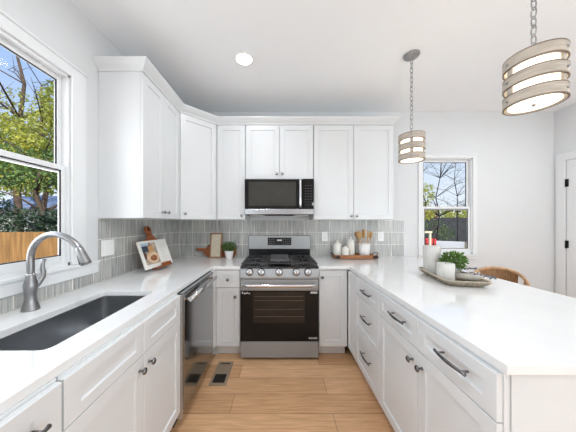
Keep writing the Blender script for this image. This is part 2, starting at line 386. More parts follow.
# dishwasher
dwx0, dwx1 = 1.452, 2.128
r = thing('dishwasher', 'stainless steel dishwasher with towel bar handle, beside the sink cabinet', 'dishwasher', (XF, dwx0, 0), PI/2); wd = dwx1-dwx0
MB().box(.003, wd-.003, .03, .58, .10, .868).build('body', mat('tub_grey', (.25, .25, .25), .4, .6), r)
MB().box(.025, wd-.004, -.012, .030, .105, .878, .004).build('door', mat('dishwasher_steel', (.40, .41, .42), .13, 1, var=.06, vscale=10, stretch=(1, 1, 25)), r)
MB().box(.007, .021, -.004, .029, .06, .866, .002).build('side_trim', mat('tub_edge', (.55, .54, .52), .4, .7), r)
MB().box(.03, wd-.008, -.0135, -.0125, .868, .877).build('control_strip', BLACKP, r)
q = MB().tube([(.045, -.046, .830), (wd-.03, -.046, .830)], .013, 10, flat=1.3)
q.box(.055, .075, -.047, -.0125, .82, .838, .002).box(wd-.06, wd-.04, -.047, -.0125, .82, .838, .002)
q.build('handle', STEELB, r)
MB().box(.01, wd-.01, .05, .08, .004, .099).build('toe_panel', mat('dark_kick', (.05, .045, .04), .5), r)
tag(MB().box(XF-.018, XF, dwx1+.001, YF-.0005, .116, .8835).box(XF, -.6255, YF+.0005, YF+.018, .116, .8835).box(XF-.09, -.6255, 2.281, 2.30, .001, .115).build('corner_filler', CAB), 'narrow white corner filler between dishwasher and slim drawer cabinet', 'filler panel')
# range wall base cabinets
cabinet('slim_base_cabinet', 'slim white cabinet with one drawer and one door, left of the range', 'cabinet', (-.625, YF, 0), 0, .238, .60, .115, .8835,
        [('drawer', 0, .237, .70, ZT, ('k', .118, .785), .06), ('door', 0, .237, .12, .70, ('k', .192, .617), .05)])
cabinet('full_height_base_cabinet', 'white base cabinet with one full-height door, right of the range', 'cabinet', (.389, YF, 0), 0, .283, .60, .115, .8835,
        [('door', 0, .279, .12, ZT, ('k', .03, .805), .06)])
# peninsula run (local x = world -Y)
cabinet('corner_base_cabinet', 'slim white corner door at the far end of the peninsula', 'cabinet', (XP, YF+.001, 0), -PI/2, .2235, .60, .115, .8835,
        [('door', .004, .2225, .12, ZT, None, .045)])
cabinet('drawer_bank_cabinet', 'white three-drawer cabinet with curved bar pulls, in the peninsula', 'cabinet', (XP, 1.981, 0), -PI/2, .464, .60, .115, .8835,
        [('drawer', 0, .463, ZD, ZT, ('p', .275, .805, .17)), ('drawer', 0, .463, .425, ZD, ('p', .275, .60, .17)), ('drawer', 0, .463, .12, .425, ('p', .275, .31, .17))])
cabinet('two_door_base_cabinet', 'wide white cabinet with two drawers above two doors, at the near end of the peninsula', 'cabinet', (XP, 1.5165, 0), -PI/2, .826, .60, .115, .8835,
        [('drawer', 0, .425, ZD, ZT, ('p', .262, .812)), ('drawer', .425, .825, ZD, ZT, ('p', .66, .812)),
         ('door', 0, .425, .12, ZD, ('k', .388, .655)), ('door', .425, .825, .12, ZD, ('k', .462, .655))])
tag(MB().box(.712, 1.34, .687, .699-.0095, .001, .8835, .001).build('end_panel', CAB), 'plain white end panel closing the near end of the peninsula', 'panel')
tag(MB().box(1.275, 1.31, .6905, YB-.002, .001, .8835, .002).build('back_panel', CAB), 'plain white panel along the stool side of the peninsula', 'panel')

# uppers
UZ0, UZ1 = 1.375, 2.436
YU = 2.510; XU = -.990
cabinet('wall_cabinet', 'white two-door wall cabinet beside the window, end panel showing', 'cabinet', (XU, 1.623, 0), PI/2, .600, .324, UZ0, UZ1+.002,
        [('door', 0, .301, UZ0, UZ1, ('k', .264, 1.43)), ('door', .301, .60, UZ0, UZ1, ('k', .338, 1.43))], kick=False, mk=NICKEL)
r = thing('corner_wall_cabinet', 'white diagonal corner wall cabinet with a single door', 'cabinet', (XU, 2.2245, 0))
dx, dy = -.705-XU, YU-2.2245
pa = [(-.022, .0005), (-.014, .0005), (dx-.0005, dy+.014), (dx-.0005, YB-2.2245-.001), (XL-XU+.001, YB-2.2245-.001), (XL-XU+.001, .0005)]
MB().prism(pa, UZ0, UZ1+.002).build('body', CAB, r)
L = math.hypot(dx, dy); an = math.atan2(dy, dx)
q = panel(.006, L-.006, UZ0, UZ1, .056, y=-.001); q.xf(Matrix.Rotation(an, 4, 'Z')); o = q.build('door', CAB, r)
kq = knob(.045, 1.43, o, NICKEL, y=-.001); kq.data.transform(Matrix.Rotation(an, 4, 'Z'))
cabinet('wall_cabinet', 'narrow white single-door wall cabinet left of the microwave', 'cabinet', (-.7045, YU, 0), 0, .322, .324, UZ0, UZ1+.002,
        [('door', .004, .320, UZ0, UZ1, ('k', .284, 1.42))], kick=False, mk=NICKEL)
cabinet('wall_cabinet', 'short white two-door wall cabinet above the microwave', 'cabinet', (-.3815, YU, 0), 0, .763, .324, 1.829, UZ1+.002,
        [('door', .002, .3815, 1.829, UZ1, ('k', .351, 1.885)), ('door', .3815, .761, 1.829, UZ1, ('k', .412, 1.885))], kick=False, mk=NICKEL)
cabinet('wall_cabinet', 'wide white two-door wall cabinet right of the microwave', 'cabinet', (.3825, YU, 0), 0, .900, .324, UZ0, UZ1+.002,
        [('door', .002, .449, UZ0, UZ1, ('k', .419, 1.415)), ('door', .449, .898, UZ0, UZ1, ('k', .479, 1.415))], kick=False, mk=NICKEL)
# crown moulding swept round the wall cabinets
path = [(XL+.002, 1.623), (XU, 1.623), (XU, 2.2245), (-.705, YU), (1.2825, YU), (1.2825, YB-.002)]
prof = [(-.018, 0), (.004, 0), (.006, .012), (.012, .018), (.030, .034), (.046, .052), (.052, .058), (.055, .062), (.055, .070), (-.018, .070)]
rs = []
for i, (px, py) in enumerate(path):
    def nrm(a, b):
        ux, uy = b[0]-a[0], b[1]-a[1]; l = math.hypot(ux, uy); return (uy/l, -ux/l)
    if i == 0: n = nrm(path[0], path[1]); m_ = n
    elif i == len(path)-1: n = nrm(path[-2], path[-1]); m_ = n
    else:
        a, b = nrm(path[i-1], path[i]), nrm(path[i], path[i+1]); sx, sy = a[0]+b[0], a[1]+b[1]; k = 2/(sx*sx+sy*sy); m_ = (sx*k, sy*k)
    rs.append([(px+m_[0]*o_, py+m_[1]*o_, UZ1+.0025+z_) for o_, z_ in prof])
tag(MB().rings(rs, smooth=False).build('crown_moulding', CAB), 'white crown moulding running along the tops of the wall cabinets', 'moulding')

# ------------------------------------------------------------------ counters
SZ0, SZ1 = .884, .914
xe = -.664; sx0, sx1, sy0, sy1 = -1.10, -.782, .752, 1.402
def hole_slab(z, q):
    pass
q = MB()
yE = 2.187
# left run with the sink cutout (rounded corners) + the return left of the range
def rrect(x0, x1, y0, y1, r_, z, n=5):
    out = []
    for (cx, cy, a0) in ((x1-r_, y1-r_, 0), (x0+r_, y1-r_, 90), (x0+r_, y0+r_, 180), (x1-r_, y0+r_, 270)):
        for k in range(n): a = math.radians(a0+90*k/(n-1)); out.append((cx+r_*math.cos(a), cy+r_*math.sin(a), z))
    return out
outer = [(XL+.002, -.24), (xe, -.24), (xe, yE), (-.3835, yE), (-.3835, YB-.010), (XL+.010, YB-.010), (XL+.010, 1.5), (XL+.002, 1.5)]
outer = [(XL+.010, -.24), (xe, -.24), (xe, yE), (-.3835, yE), (-.3835, YB-.010), (XL+.010, YB-.010)]
inner = [p[:2] for p in rrect(sx0, sx1, sy0, sy1, .03, 0)]
for z in (SZ0, SZ1):
    vo = [q.v((x, y, z)) for x, y in outer]; vi = [q.v((x, y, z)) for x, y in inner]
    es = []
    for vs in (vo, vi):
        for i in range(len(vs)): es.append(q.bm.edges.new((vs[i], vs[(i+1) % len(vs)])))
    bmesh.ops.triangle_fill(q.bm, use_beauty=True, edges=es)
    if z == SZ0: lo = (vo, vi)
    else: hi = (vo, vi)
for a, b in zip(lo, hi):
    for i in range(len(a)): q.face((a[i], a[(i+1) % len(a)], b[(i+1) % len(a)], b[i]))
ct = q.build('worktop', QUARTZ)
tag(ct, 'white quartz worktop with sink cut-out under the window', 'worktop')
bv = ct.modifiers.new('edge', 'BEVEL'); bv.width = .002; bv.segments = 2; bv.limit_method = 'ANGLE'; bv.angle_limit = math.radians(60)
PX1 = 1.68; PX0 = .684; PY0 = .672
q = MB().prism([(.3835, yE), (PX0, yE), (PX0, PY0), (PX1, PY0), (PX1, YB-.010), (.3835, YB-.010)], SZ0, SZ1)
ct2 = q.build('worktop', QUARTZ); tag(ct2, 'white quartz worktop of the peninsula, running back to the range', 'worktop')
bv = ct2.modifiers.new('edge', 'BEVEL'); bv.width = .002; bv.segments = 2; bv.limit_method = 'ANGLE'; bv.angle_limit = math.radians(60)
# sink bowl hung under the cut-out
q = MB()
R0 = rrect(sx0-.02, sx1+.02, sy0-.02, sy1+.02, .04, .8835); R1 = rrect(sx0-.001, sx1+.001, sy0-.001, sy1+.001, .03, .8835)
R2 = rrect(sx0+.003, sx1-.003, sy0+.003, sy1-.003, .028, .70); R3 = rrect(sx0+.03, sx1-.03, sy0+.03, sy1-.03, .02, .675)
R4 = rrect(sx0+.03, sx1-.03, sy0+.03, sy1-.03, .02, .672); R5 = rrect(sx0-.004, sx1+.004, sy0-.004, sy1+.004, .03, .70); R6 = rrect(sx0-.004, sx1+.004, sy0-.004, sy1+.004, .03, .8815); R7 = rrect(sx0-.02, sx1+.02, sy0-.02, sy1+.02, .04, .8815)
q.rings([R7, R0, R1, R2, R3], smooth=False, cap0=False); q.rings([R4, R5, R6, R7], smooth=False, cap1=False)
sk = q.build('undermount_sink', SINKM); tag(sk, 'dark stainless undermount sink bowl below the window', 'sink')
MB().lathe([(.045, 0), (.045, .003), (.02, .001), (.001, .001)], (-.99, 1.2, .6752), 20).build('drain', STEELB, sk)

# ------------------------------------------------------------------ faucet
FX, FY = -1.222, 1.10
t = thing('kitchen_faucet', 'brushed nickel gooseneck pull-down faucet beside the sink', 'faucet', (FX, FY, SZ1))
MB().lathe([(.034, 0), (.034, .006), (.030, .018), (.0235, .045), (.0225, .075), (.0260, .105), (.0265, .125), (.0205, .150), (.0175, .165), (.0175, .17)], n=24).build('body', mat('faucet_nickel', (.33, .33, .335), .33, 1, var=.08, vscale=30), t)
FN = MATS['faucet_nickel']
MB().lathe([(.0185, .1703), (.0185, .178)], n=20).build('collar', STEELB, t)
kn = [(0, .178), (0, .215), (0, .262), (.012, .305), (.042, .343), (.085, .366), (.130, .371), (.175, .360), (.212, .340), (.238, .318), (.250, .304)]
pts = []
for i in range(len(kn)-1):
    p0, p1, p2, p3 = kn[max(i-1, 0)], kn[i], kn[i+1], kn[min(i+2, len(kn)-1)]
    for j in range(4):
        u = j/4; f = lambda a, b, c_, d_: .5*(2*b+(c_-a)*u+(2*a-5*b+4*c_-d_)*u*u+(3*b-a-3*c_+d_)*u**3)
        pts.append((.95*f(p0[0], p1[0], p2[0], p3[0]), 0, f(p0[1], p1[1], p2[1], p3[1])))
pts.append((.2375, 0, .304))
MB().tube(pts, .0145, 14).build('spout', FN, t)
e = Vector(pts[-1]); dv = Vector((.42, 0, -.92)).normalized()
MB().tube([e-dv*.003, e+dv*.008, e+dv*.03, e+dv*.07, e+dv*.088], [.0145, .0165, .0185, .022, .0225], 14).build('spray_head', FN, t)
MB().tube([e+dv*.03+Vector((-.016, 0, -.010)), e+dv*.075+Vector((-.021, 0, -.012))], [.006, .008], 8).build('spray_button', BLACKM, t)
MB().tube([(0, .012, .10), (0, .035, .125), (0, .052, .15), (0, .058, .175), (0, .054, .20), (0, .057, .225), (0, .063, .238)], [.012, .015, .015, .0125, .009, .0085, .010], 12).build('lever', FN, t)

# ------------------------------------------------------------------ range
t = thing('gas_range', 'stainless steel gas range with black oven door, between the base cabinets', 'stove', (0, 2.175, 0))
q = MB().box(-.379, .379, .025, .645, .03, .895)
for x in (-.33, .33):
    for y in (.08, .58): q.lathe([(.018, .001), (.018, .03)], (x, y, 0), 10)
q.build('body', mat('range_side', (.06, .06, .062), .4, .3), t)
MB().rings([[(-.381, -.012, .800), (.381, -.012, .800), (.381, .03, .800), (-.381, .03, .800)], [(-.381, -.012, .816), (.381, -.012, .816), (.381, .03, .816), (-.381, .03, .816)], [(-.381, .012, .905), (.381, .012, .905), (.381, .03, .905), (-.381, .03, .905)]], smooth=False).build('control_panel', STEEL, t)
pa = math.atan2(.024, .089)
NICKELB = mat('satin_knob', (.60, .60, .61), .25, 1, var=.1)
for x in (-.290, -.176, -.003, .163, .276):
    k = MB().lathe([(.037, 0), (.037, -.006), (.030, -.008), (.0295, -.03), (.026, -.034), (.001, -.035)], (0, 0, 0), 20, 'y')
    k.box(-.005, .005, -.044, -.033, -.022, .022, .003)
    o = k.build('control_knob', NICKELB, t); o.location = (x, -.001, .860); o.rotation_euler = (-pa, 0, 0)
# cooktop
MB().box(-.381, .381, -.004, .60, .896, .912, .004).build('cooktop', BLACKP, t)
for (x, y, rr) in ((-.25, .14, .05), (-.25, .42, .042), (.25, .14, .05), (.25, .42, .042), (0, .28, .05)):
    MB().lathe([(rr, .9125), (rr, .922), (rr*.8, .926), (rr*.78, .932), (.001, .933)], (x, y, 0), 20).build('burner', IRON, t)
def grate(xa, xb):
    q = MB(); z0, z1 = .934, .948; b = .011; ya, yb = .02, .56
    for y in (ya, (ya+yb)/2-.005, yb-b): q.box(xa, xb, y, y+b, z0, z1, .003)
    for x in (xa, xb-b): q.box(x, x+b, ya+b, yb-b, z0, z1, .003)
    xm = (xa+xb)/2
    for yc in (.14, .42):
        q.box(xa+b, xm-.035, yc-.005, yc+.005, z0, z1+.004, .002).box(xm+.035, xb-b, yc-.005, yc+.005, z0, z1+.004, .002)
        q.box(xm-.005, xm+.005, yc-.11, yc-.035, z0, z1+.004, .002).box(xm-.005, xm+.005, yc+.035, yc+.11, z0, z1+.004, .002)
    for x in (xa+.006, xb-.006):
        for y in (ya+.006, yb-.006): q.lathe([(.006, .9125), (.006, z0)], (x, y, 0), 6)
    return q.build('grate', IRON, t)
grate(-.372, -.125); grate(-.122, .122); grate(.125, .372)
q = MB().box(-.095, .095, .06, .44, .9525, .962, .004)
q.box(-.098, .098, .06, .07, .962, .970, .002).box(-.098, -.088, .07, .44, .962, .968, .002).box(.088, .098, .07, .44, .962, .968, .002).box(-.098, .098, .43, .44, .962, .970, .002)
q.build('griddle', GRIDDLE, t)
# backguard
MB().rings([[(-.379, .595, .912), (.379, .595, .912), (.379, .645, .912), (-.379, .645, .912)], [(-.379, .590, 1.015), (.379, .590, 1.015), (.379, .645, 1.015), (-.379, .645, 1.015)]], smooth=False).build('backguard_base', BLACKP, t)
bgd = MB().box(-.381, .381, .572, .645, 1.016, 1.183, .005).build('backguard', STEEL, t)
dsp = MB().box(-.145, .145, .5695, .5715, 1.065, 1.158, .001).build('display', DISP, bgd)
mat('soft_print', (.30, .30, .30), .5)
for i, x in enumerate((-.12, -.095, -.07, .05, .075, .10, .125)):
    for j in range(3): MB().box(x-.007, x+.005, .5685, .5694, 1.084+j*.026, 1.087+j*.026).build('key_mark', MATS['soft_print'], dsp)
MB().box(-.03, .03, .5685, .5694, 1.118, 1.134).build('clock_digits', MARK, dsp)
# oven door
od = MB().box(-.380, .380, 0, .024, .188, .792, .004).build('oven_door', STEEL, t)
wg = MB().box(-.378, .378, -.005, -.0005, .192, .682, .001).build('door_glass', BLACKG, od)
MB().box(-.255, .245, -.0068, -.0052, .372, .672).build('inner_window', OVENIN, wg)
q = MB()
for z in (.43, .50, .585, .625): q.box(-.24, .23, -.0078, -.0070, z, z+.004)
q.build('oven_rack', RACK, wg)
for (a, b, c, d2) in ((-.365, -.352, .652, .672), (-.345, -.325, .650, .662), (-.32, -.305, .655, .668), (-.30, -.285, .650, .66)): MB().box(a, b, -.0062, -.0052, c, d2).build('sticker', MARK, wg)
MB().box(.30, .365, -.0062, -.0052, .655, .674).build('sticker', MARK, wg)
q = MB()
for k in range(7): q.box(.285+k*.012, .285+k*.012+.007, -.0062, -.0052, .215, .228 if k % 2 else .233)
q.build('printed_marks', MARK, wg)
q = MB(); hp = []
for k in range(13):
    u = -1+k/6; hp.append((u*.352, -.048-.014*(1-u*u), .742))
q.tube(hp, .0135, 12, flat=1.15)
for sg in (-1, 1): q.box(sg*.345-.016, sg*.345+.016, -.055, -.0005, .728, .757, .004)
q.build('handle', STEELB, od)
MB().box(-.380, .380, .002, .024, .028, .184, .004).build('storage_drawer', mat('drawer_steel', (.36, .375, .395), .45, .45, var=.1, vscale=12, stretch=(40, .6, 1)), t)

# ------------------------------------------------------------------ microwave
t = thing('over_range_microwave', 'stainless and black over-the-range microwave below the short cabinet', 'microwave', (-.003, 2.455, 0))
MB().box(-.377, .377, .03, .368, 1.425, 1.828).build('body', mat('mw_case', (.10, .10, .10), .4, .5), t)
dr = MB().box(-.379, .262, 0, .029, 1.494, 1.822, .004).build('door', BLACKG, t)
MB().box(-.375, .256, -.0012, -.0004, 1.818, 1.8215).build('door_edge', STEEL, dr)
MB().box(-.335, .185, -.002, -.0005, 1.525, 1.79, .0005).build('door_window', mat('mw_window', (.040, .037, .030), .06, var=.1), dr)
q = MB().tube([(.228, -.036-.012*(1-(k/5-1)**2), 1.505+k*.0305) for k in range(11)], .0125, 10)
q.box(.218, .238, -.034, -.0005, 1.515, 1.535, .002).box(.218, .238, -.034, -.0005, 1.785, 1.805, .002)
q.build('handle', STEELB, dr)
cp = MB().box(.265, .379, 0, .029, 1.494, 1.822, .003).build('control_panel', BLACKG, t)
mat('dim_print', (.13, .13, .13), .5)
for i in range(3):
    for j in range(8): MB().box(.283+i*.03, .296+i*.03, -.0012, -.0003, 1.535+j*.03, 1.539+j*.03).build('key_mark', MATS['dim_print'], cp)
MB().box(.362, .377, -.0022, -.0008, 1.53, 1.562).build('sticker', MARK, cp)
MB().box(-.379, .379, -.002, .029, 1.432, 1.491, .003).build('vent_grille', STEELV, t)
MB().box(-.15, .15, -.001, .2, 1.419, 1.4315, .003).build('intake', BLACKM, t)
for a in (-.33, .18): MB().box(a, a+.15, .03, .12, 1.421, 1.4245).build('task_lens', PLASTIC, t)

# ------------------------------------------------------------------ outlets
def outlet(x, z):
    r = thing('wall_outlet', '', 'outlet', (x, YB-BT-.0005, z), 0)
    MB().box(-.037, .037, -.006, 0, -.060, .060, .003).build('plate', PLASTIC, r)
    m_ = MB().box(-.017, .017, -.0085, -.0062, -.034, .034, .002).build('receptacle', PLASTIC, r)
    for zz in (-.018, .018):
        for xx in (-.008, .005): MB().box(xx, xx+.003, -.0092, -.0087, zz-.004, zz+.006).build('slot', BLACKM, m_)
    return r
outlet(.57, 1.168)['label'] = 'white wall outlet on the tiles just right of the range'
outlet(1.275, 1.168)['label'] = 'white wall outlet on the tiles right of the utensil crock'
r = thing('switch_plate', 'square white two-gang switch plate on the tiles beside the window', 'switch plate', (XL+BT+.0005, 1.70, 1.152), PI/2)
MB().box(-.063, .063, -.006, 0, -.060, .060, .003).build('plate', PLASTIC, r)
for x in (-.024, .024): MB().box(x-.016, x+.016, -.009, -.0062, -.033, .033, .002).build('rocker', PLASTIC, r)

# ------------------------------------------------------------------ ceiling lamp + pendants
def downlight(x, y, lab):
    r = thing('recessed_downlight', lab, 'ceiling light', (x, y, ZC-.001), 0, 'recessed downlights')
    MB().lathe([(.085, 0), (.085, -.004), (.070, -.007), (.066, -.003), (.066, 0)], n=32, cap=False).build('trim_ring', PLASTIC, r)
    MB().lathe([(.0655, -.0005), (.0655, -.004), (.001, -.0045)], n=32).build('lens', DOWN, r)
    light('downlight_lamp', 'AREA', (x, y, ZC-.02), (0, 0, 0), 3.5, (.90, .955, 1), shape='DISK', size=.13)
downlight(-.304, 1.92, 'round white recessed ceiling downlight above the kitchen floor')
for (x, y) in ((-.304, .35), (1.8, -.6), (2.7, 1.4)): light('downlight_lamp', 'AREA', (x, y, ZC-.02), (0, 0, 0), 14, (.90, .955, 1), shape='DISK', size=.13)

def pendant(x, y, lab, azs, grp='wood-banded drum pendants'):
    r = thing('pendant_lamp', lab, 'pendant lamp', (x, y, ZC-.001), 0, grp)
    MB().lathe([(.062, 0), (.062, -.006), (.056, -.014), (.020, -.022), (.008, -.030), (.001, -.031)], n=28).build('canopy', ZINC, r)
    zt, zb = 2.075-ZC, 1.860-ZC; Rr = .098
    q = MB(); z = -.030; k = 0; lk = .042
    while z > zt+.052:
        pts = []
        for j in range(12):
            a = 2*PI*j/12; u, v = .0105*math.cos(a), lk*.62*math.sin(a)
            pts.append((u, 0, z-lk*.5+v) if k % 2 == 0 else (0, u, z-lk*.5+v))
        q.tube(pts, .0026, 6, closed=True); z -= lk*.93; k += 1
    q.tube([(0, 0, z+.004), (0, 0, zt-.02)], .004, 8)
    q.build('chain', ZINC, r)
    # cross bars that carry the shade
    q = MB()
    for a in azs: ca, sa = math.cos(math.radians(a)), math.sin(math.radians(a)); q.tube([(0, 0, zt-.022), (ca*(Rr-.004), sa*(Rr-.004), zt-.022)], .0035, 6)
    q.lathe([(.014, zt-.05), (.016, zt-.02), (.010, zt-.008)], n=12)
    q.build('spider', ZINC, r)
    H = zt-zb; bh = H*.235; gap = (H-3*bh)/2
    for b in range(3):
        z1 = zt-b*(bh+gap); z0 = z1-bh
        q = MB()
        n = 40
        ring = lambda rr, z: [(rr*math.cos(2*PI*i/n), rr*math.sin(2*PI*i/n), z) for i in range(n)]
        q.rings([ring(Rr, z0), ring(Rr, z1)], cap0=False, cap1=False, mi=0)
        q.rings([ring(Rr-.005, z0), ring(Rr-.005, z1)], cap0=False, cap1=False, mi=0)
        for z in (z0, z1): q.rings([ring(Rr-.005, z), ring(Rr+.0007, z), ring(Rr+.0007, z+(.0045 if z == z0 else -.0045))], cap0=False, cap1=False, smooth=False, mi=1)
        bd = q.build('band', [SHADEW, SHADEE], r)
        for a in azs: ca, sa = math.cos(math.radians(a)), math.sin(math.radians(a)); MB().ball((ca*(Rr+.001), sa*(Rr+.001), (z0+z1)/2), .006, 8, 5).build('rivet', ZINC, bd)
    for a in azs:
        q = MB().box(Rr-.0145, Rr-.0060, -.011, .011, zb+.004, zt-.004, .001); q.xf(Matrix.Rotation(math.radians(a), 4, 'Z')); q.build('upright', SHADEW, r)
    lin = MB()
    n = 40; rr = Rr-.018
    lin.rings([[(rr*math.cos(2*PI*i/n), rr*math.sin(2*PI*i/n), z) for i in range(n)] for z in (zb+.006, zt-.045)], cap0=False, cap1=False)
    lin.build('glass_liner', GLOW, r)
    df = MB().lathe([(Rr-.0155, zb+.004), (Rr-.0155, zb+.0055), (.001, zb+.0055)], n=40).build('bottom_diffuser', GLOW, r)
    MB().lathe([(.007, zb+.0035), (.007, zb-.002), (.004, zb-.006), (.001, zb-.007)], n=10).build('finial', ZINC, df)
    for k in range(2): MB().ball(((-1)**k*.03, 0, zt-.085), .020, 12, 8, 1.35).build('bulb', GLOWB, r)
    return r
pendant(1.118, .985, 'drum pendant lamp of whitewashed wood bands nearest the camera', (168, 288, 48))
pendant(1.105, 1.875, 'drum pendant lamp of whitewashed wood bands hanging in front of the far window', (240, 0, 120))

# ------------------------------------------------------------------ floor vent
t = thing('floor_register', 'brown floor register with dark opening in the oak floor', 'floor vent', (-.512, 2.00, .0), 0)
q = MB(); q.box(-.072, .072, -.158, .158, .0005, .004, .001); q.build('frame', VENTB, t)
o = MB().box(-.052, .048, -.128, -.022, .0042, .0052).build('grille_opening', BLACKM, t)
q = MB()
for k in range(7): q.box(-.050+k*.0142, -.047+k*.0142, -.126, -.024, .0054, .0062)
q.build('louvre', BRONZE, o)
MB().box(-.045, .045, .118, .132, .0042, .0050).build('slot', BLACKM, t)

# ------------------------------------------------------------------ left counter: cookbook on its stand
t = thing('cookbook_stand', 'red-brown wooden cookbook stand with keyhole handle, leaning near the window wall', 'cookbook stand', (-1.110, 2.080, SZ1), rot=(0, 0, PI/2-math.radians(6)))
ln = math.radians(20)
T = Matrix.Translation((0, .0, .012)) @ Matrix.Rotation(-ln, 4, 'X')
# back board outline (x, z) flares from a body to a looped handle
half = [(.10, 0), (.105, .20), (.100, .268), (.082, .278), (.055, .292), (.036, .312), (.028, .335), (.030, .352), (.040, .368), (.038, .390), (.022, .407), (0, .412)]
ol = [(x, z) for x, z in half]+[(-x, z) for x, z in half[-2::-1]]; ol = [(x+.022, z) for x, z in ol]
q = MB().prism(ol, .004, .020, 'xz'); q.xf(T)
bd = q.build('back_board', WOODD, t)
q = MB().lathe([(.015, .0005), (.015, .0235)], (.022, 0, .376), 14, 'y'); q.xf(T); q.build('hanging_hole', BRONZE, bd)
q = MB().box(-.09, .12, -.040, .004, -.004, .008, .002).box(-.02, .12, -.046, -.040, -.004, .034, .002); q.xf(T); q.build('ledge', WOODD, t)
q = MB().tube([(0, .055, .18), (0, .135, .0075)], .006, 8).build('rear_prop', WOODD, t)
# the open cookbook
XB = .025
t2 = thing('open_cookbook', 'open cookbook showing a photo of a breakfast bowl, held by the wooden stand', 'cookbook', t.location, rot=t.rotation_euler)
T2 = T @ Matrix.Rotation(math.radians(0), 4, 'Y')
q = MB().box(-.195, .185, -.020, -.001, .012, .262, .002); q.xf(T2); q.build('page_block', PAPER, t2)
Y0 = -.0205
def patch(name, poly, m, y=Y0, parent=t2): q = MB().prism([(a-XB, b) for a, b in poly], y-.0006, y, 'xz'); q.xf(T2); return q.build(name, m, parent)
pp = patch('photo', [(-.150, .045), (.035, .045), (.035, .240), (-.150, .240)], mat('photo_base', (.62, .50, .38), .4, col2=(.25, .20, .16), vscale=16), Y0)
circ = lambda cx, cz, rx, rz_, n=20: [(cx+rx*math.cos(2*PI*i/n), cz+rz_*math.sin(2*PI*i/n)) for i in range(n)]
patch('photo_cloth', [(-.150, .165), (-.075, .165), (-.075, .215), (-.150, .215)], mat('photo_navy', (.03, .05, .08), .4), Y0-.0008)
patch('photo_sky', [(-.150, .215), (-.06, .215), (-.06, .240), (-.150, .240)], mat('photo_blue', (.42, .54, .66), .4), Y0-.0008)
patch('photo_shadow', [(-.150, .10), (-.10, .10), (-.13, .165), (-.150, .165)], mat('photo_dark', (.10, .05, .03), .4), Y0-.0008)
patch('photo_plate', circ(-.045, .105, .080, .052), mat('photo_cream', (.80, .68, .52), .4, col2=(.66, .42, .24), vscale=20), Y0-.0016)
patch('photo_food', circ(-.04, .098, .045, .026), mat('photo_food', (.42, .16, .05), .4, col2=(.12, .05, .03), vscale=60), Y0-.0024)
patch('photo_jar', circ(-.045, .185, .034, .040), mat('photo_toffee', (.50, .20, .07), .4, col2=(.70, .45, .22), vscale=50), Y0-.0024)
patch('photo_spoon', [(-.05, .21), (-.042, .21), (-.040, .245), (-.048, .245)], MATS['photo_navy'], Y0-.0032)
q = MB()
for k in range(9): q.box(.055, .055+(.09 if k % 3 else .06), Y0-.0006, Y0, .215-k*.018, .2175-k*.018)
q.xf(T2); q.build('printed_lines', mat('print_grey', (.55, .54, .50), .6), t2)

# boards, framed linen board and plant left of the range
t = thing('paddle_board', 'round-ended red-brown wooden paddle board with handle, lying on edge against the tiles', 'cutting board', (-.765, 2.766, SZ1), rot=(math.radians(-8), 0, 0))
ol = [(-.175, .075), (-.165, .100), (-.14, .125), (-.09, .145), (0, .150), (.14, .150), (.20, .13), (.225, .09), (.225, .04), (.20, .004), (.0, .002), (-.10, .002), (-.15, .02), (-.172, .045)]
MB().prism(ol, 0, .018, 'xz').build('board', WOODD, t)
MB().box(-.268, -.168, .001, .017, .076, .112, .006).build('handle', WOODD, t)
t = thing('round_board', 'dark round wooden board behind the red-brown paddle board', 'cutting board', (-.83, 2.797, SZ1), rot=(math.radians(-5), 0, 0))
MB().lathe([(.084, 0), (.086, .004), (.084, .012)], (0, 0, .0865), 30, 'y').build('board', BRONZE, t)
t = thing('framed_linen_board', 'tall narrow wood-framed board with pale linen face, leaning beside the potted plant', 'board', (-.778, 2.706, SZ1), rot=(math.radians(-11), 0, math.radians(0)))
q = MB(); W2, HH, b = .073, .305, .017
q.box(-W2, -W2+b, 0, .02, 0, HH, .002).box(W2-b, W2, 0, .02, 0, HH, .002).box(-W2+b, W2-b, 0, .02, 0, b, .002).box(-W2+b, W2-b, 0, .02, HH-b, HH, .002)
q.build('frame', WOODF, t)
MB().box(-W2+b, W2-b, .006, .014, b, HH-b).build('linen_panel', LINEN, t)

def leaf_cloud(q, c, rx, ry, rz_, n, size, rng, aspect=1.8, up=.3):
    for _ in range(n):
        while True:
            p = Vector((rng.uniform(-1, 1), rng.uniform(-1, 1), rng.uniform(-1, 1)))
            if p.length < 1 and p.length > .25: break
        pos = Vector((c[0]+p.x*rx, c[1]+p.y*ry, c[2]+p.z*rz_))
        d = (p+Vector((rng.gauss(0, .5), rng.gauss(0, .5), rng.gauss(up, .5)))).normalized()
        side = d.orthogonal().normalized(); side.rotate(Matrix.Rotation(rng.uniform(0, 2*PI), 3, d)); s_ = size*rng.uniform(.6, 1.3)
        l = s_*aspect
        nrm = d.cross(side)
        a, b, e, f = pos, pos+d*l*.5+side*s_*.5, pos+d*l+nrm*s_*.15, pos+d*l*.5-side*s_*.5
        q.face([q.v(a), q.v(b), q.v(e), q.v(f)])
def stems(q, c0, c, rx, ry, rz_, n, rng, r0=.0012):
    for _ in range(n):
        a = rng.uniform(0, 2*PI); e = (c[0]+rx*.7*math.cos(a), c[1]+ry*.7*math.sin(a), c[2]+rng.uniform(-.2, .7)*rz_)
        m_ = ((c0[0]*.6+e[0]*.4), (c0[1]*.6+e[1]*.4), (c0[2]+e[2])/2+.01)
        q.tube([c0, m_, e], r0, 4)
t = thing('potted_herb', 'small bushy green plant in a white tapered pot, left of the range', 'potted plant', (-.597, 2.655, SZ1))
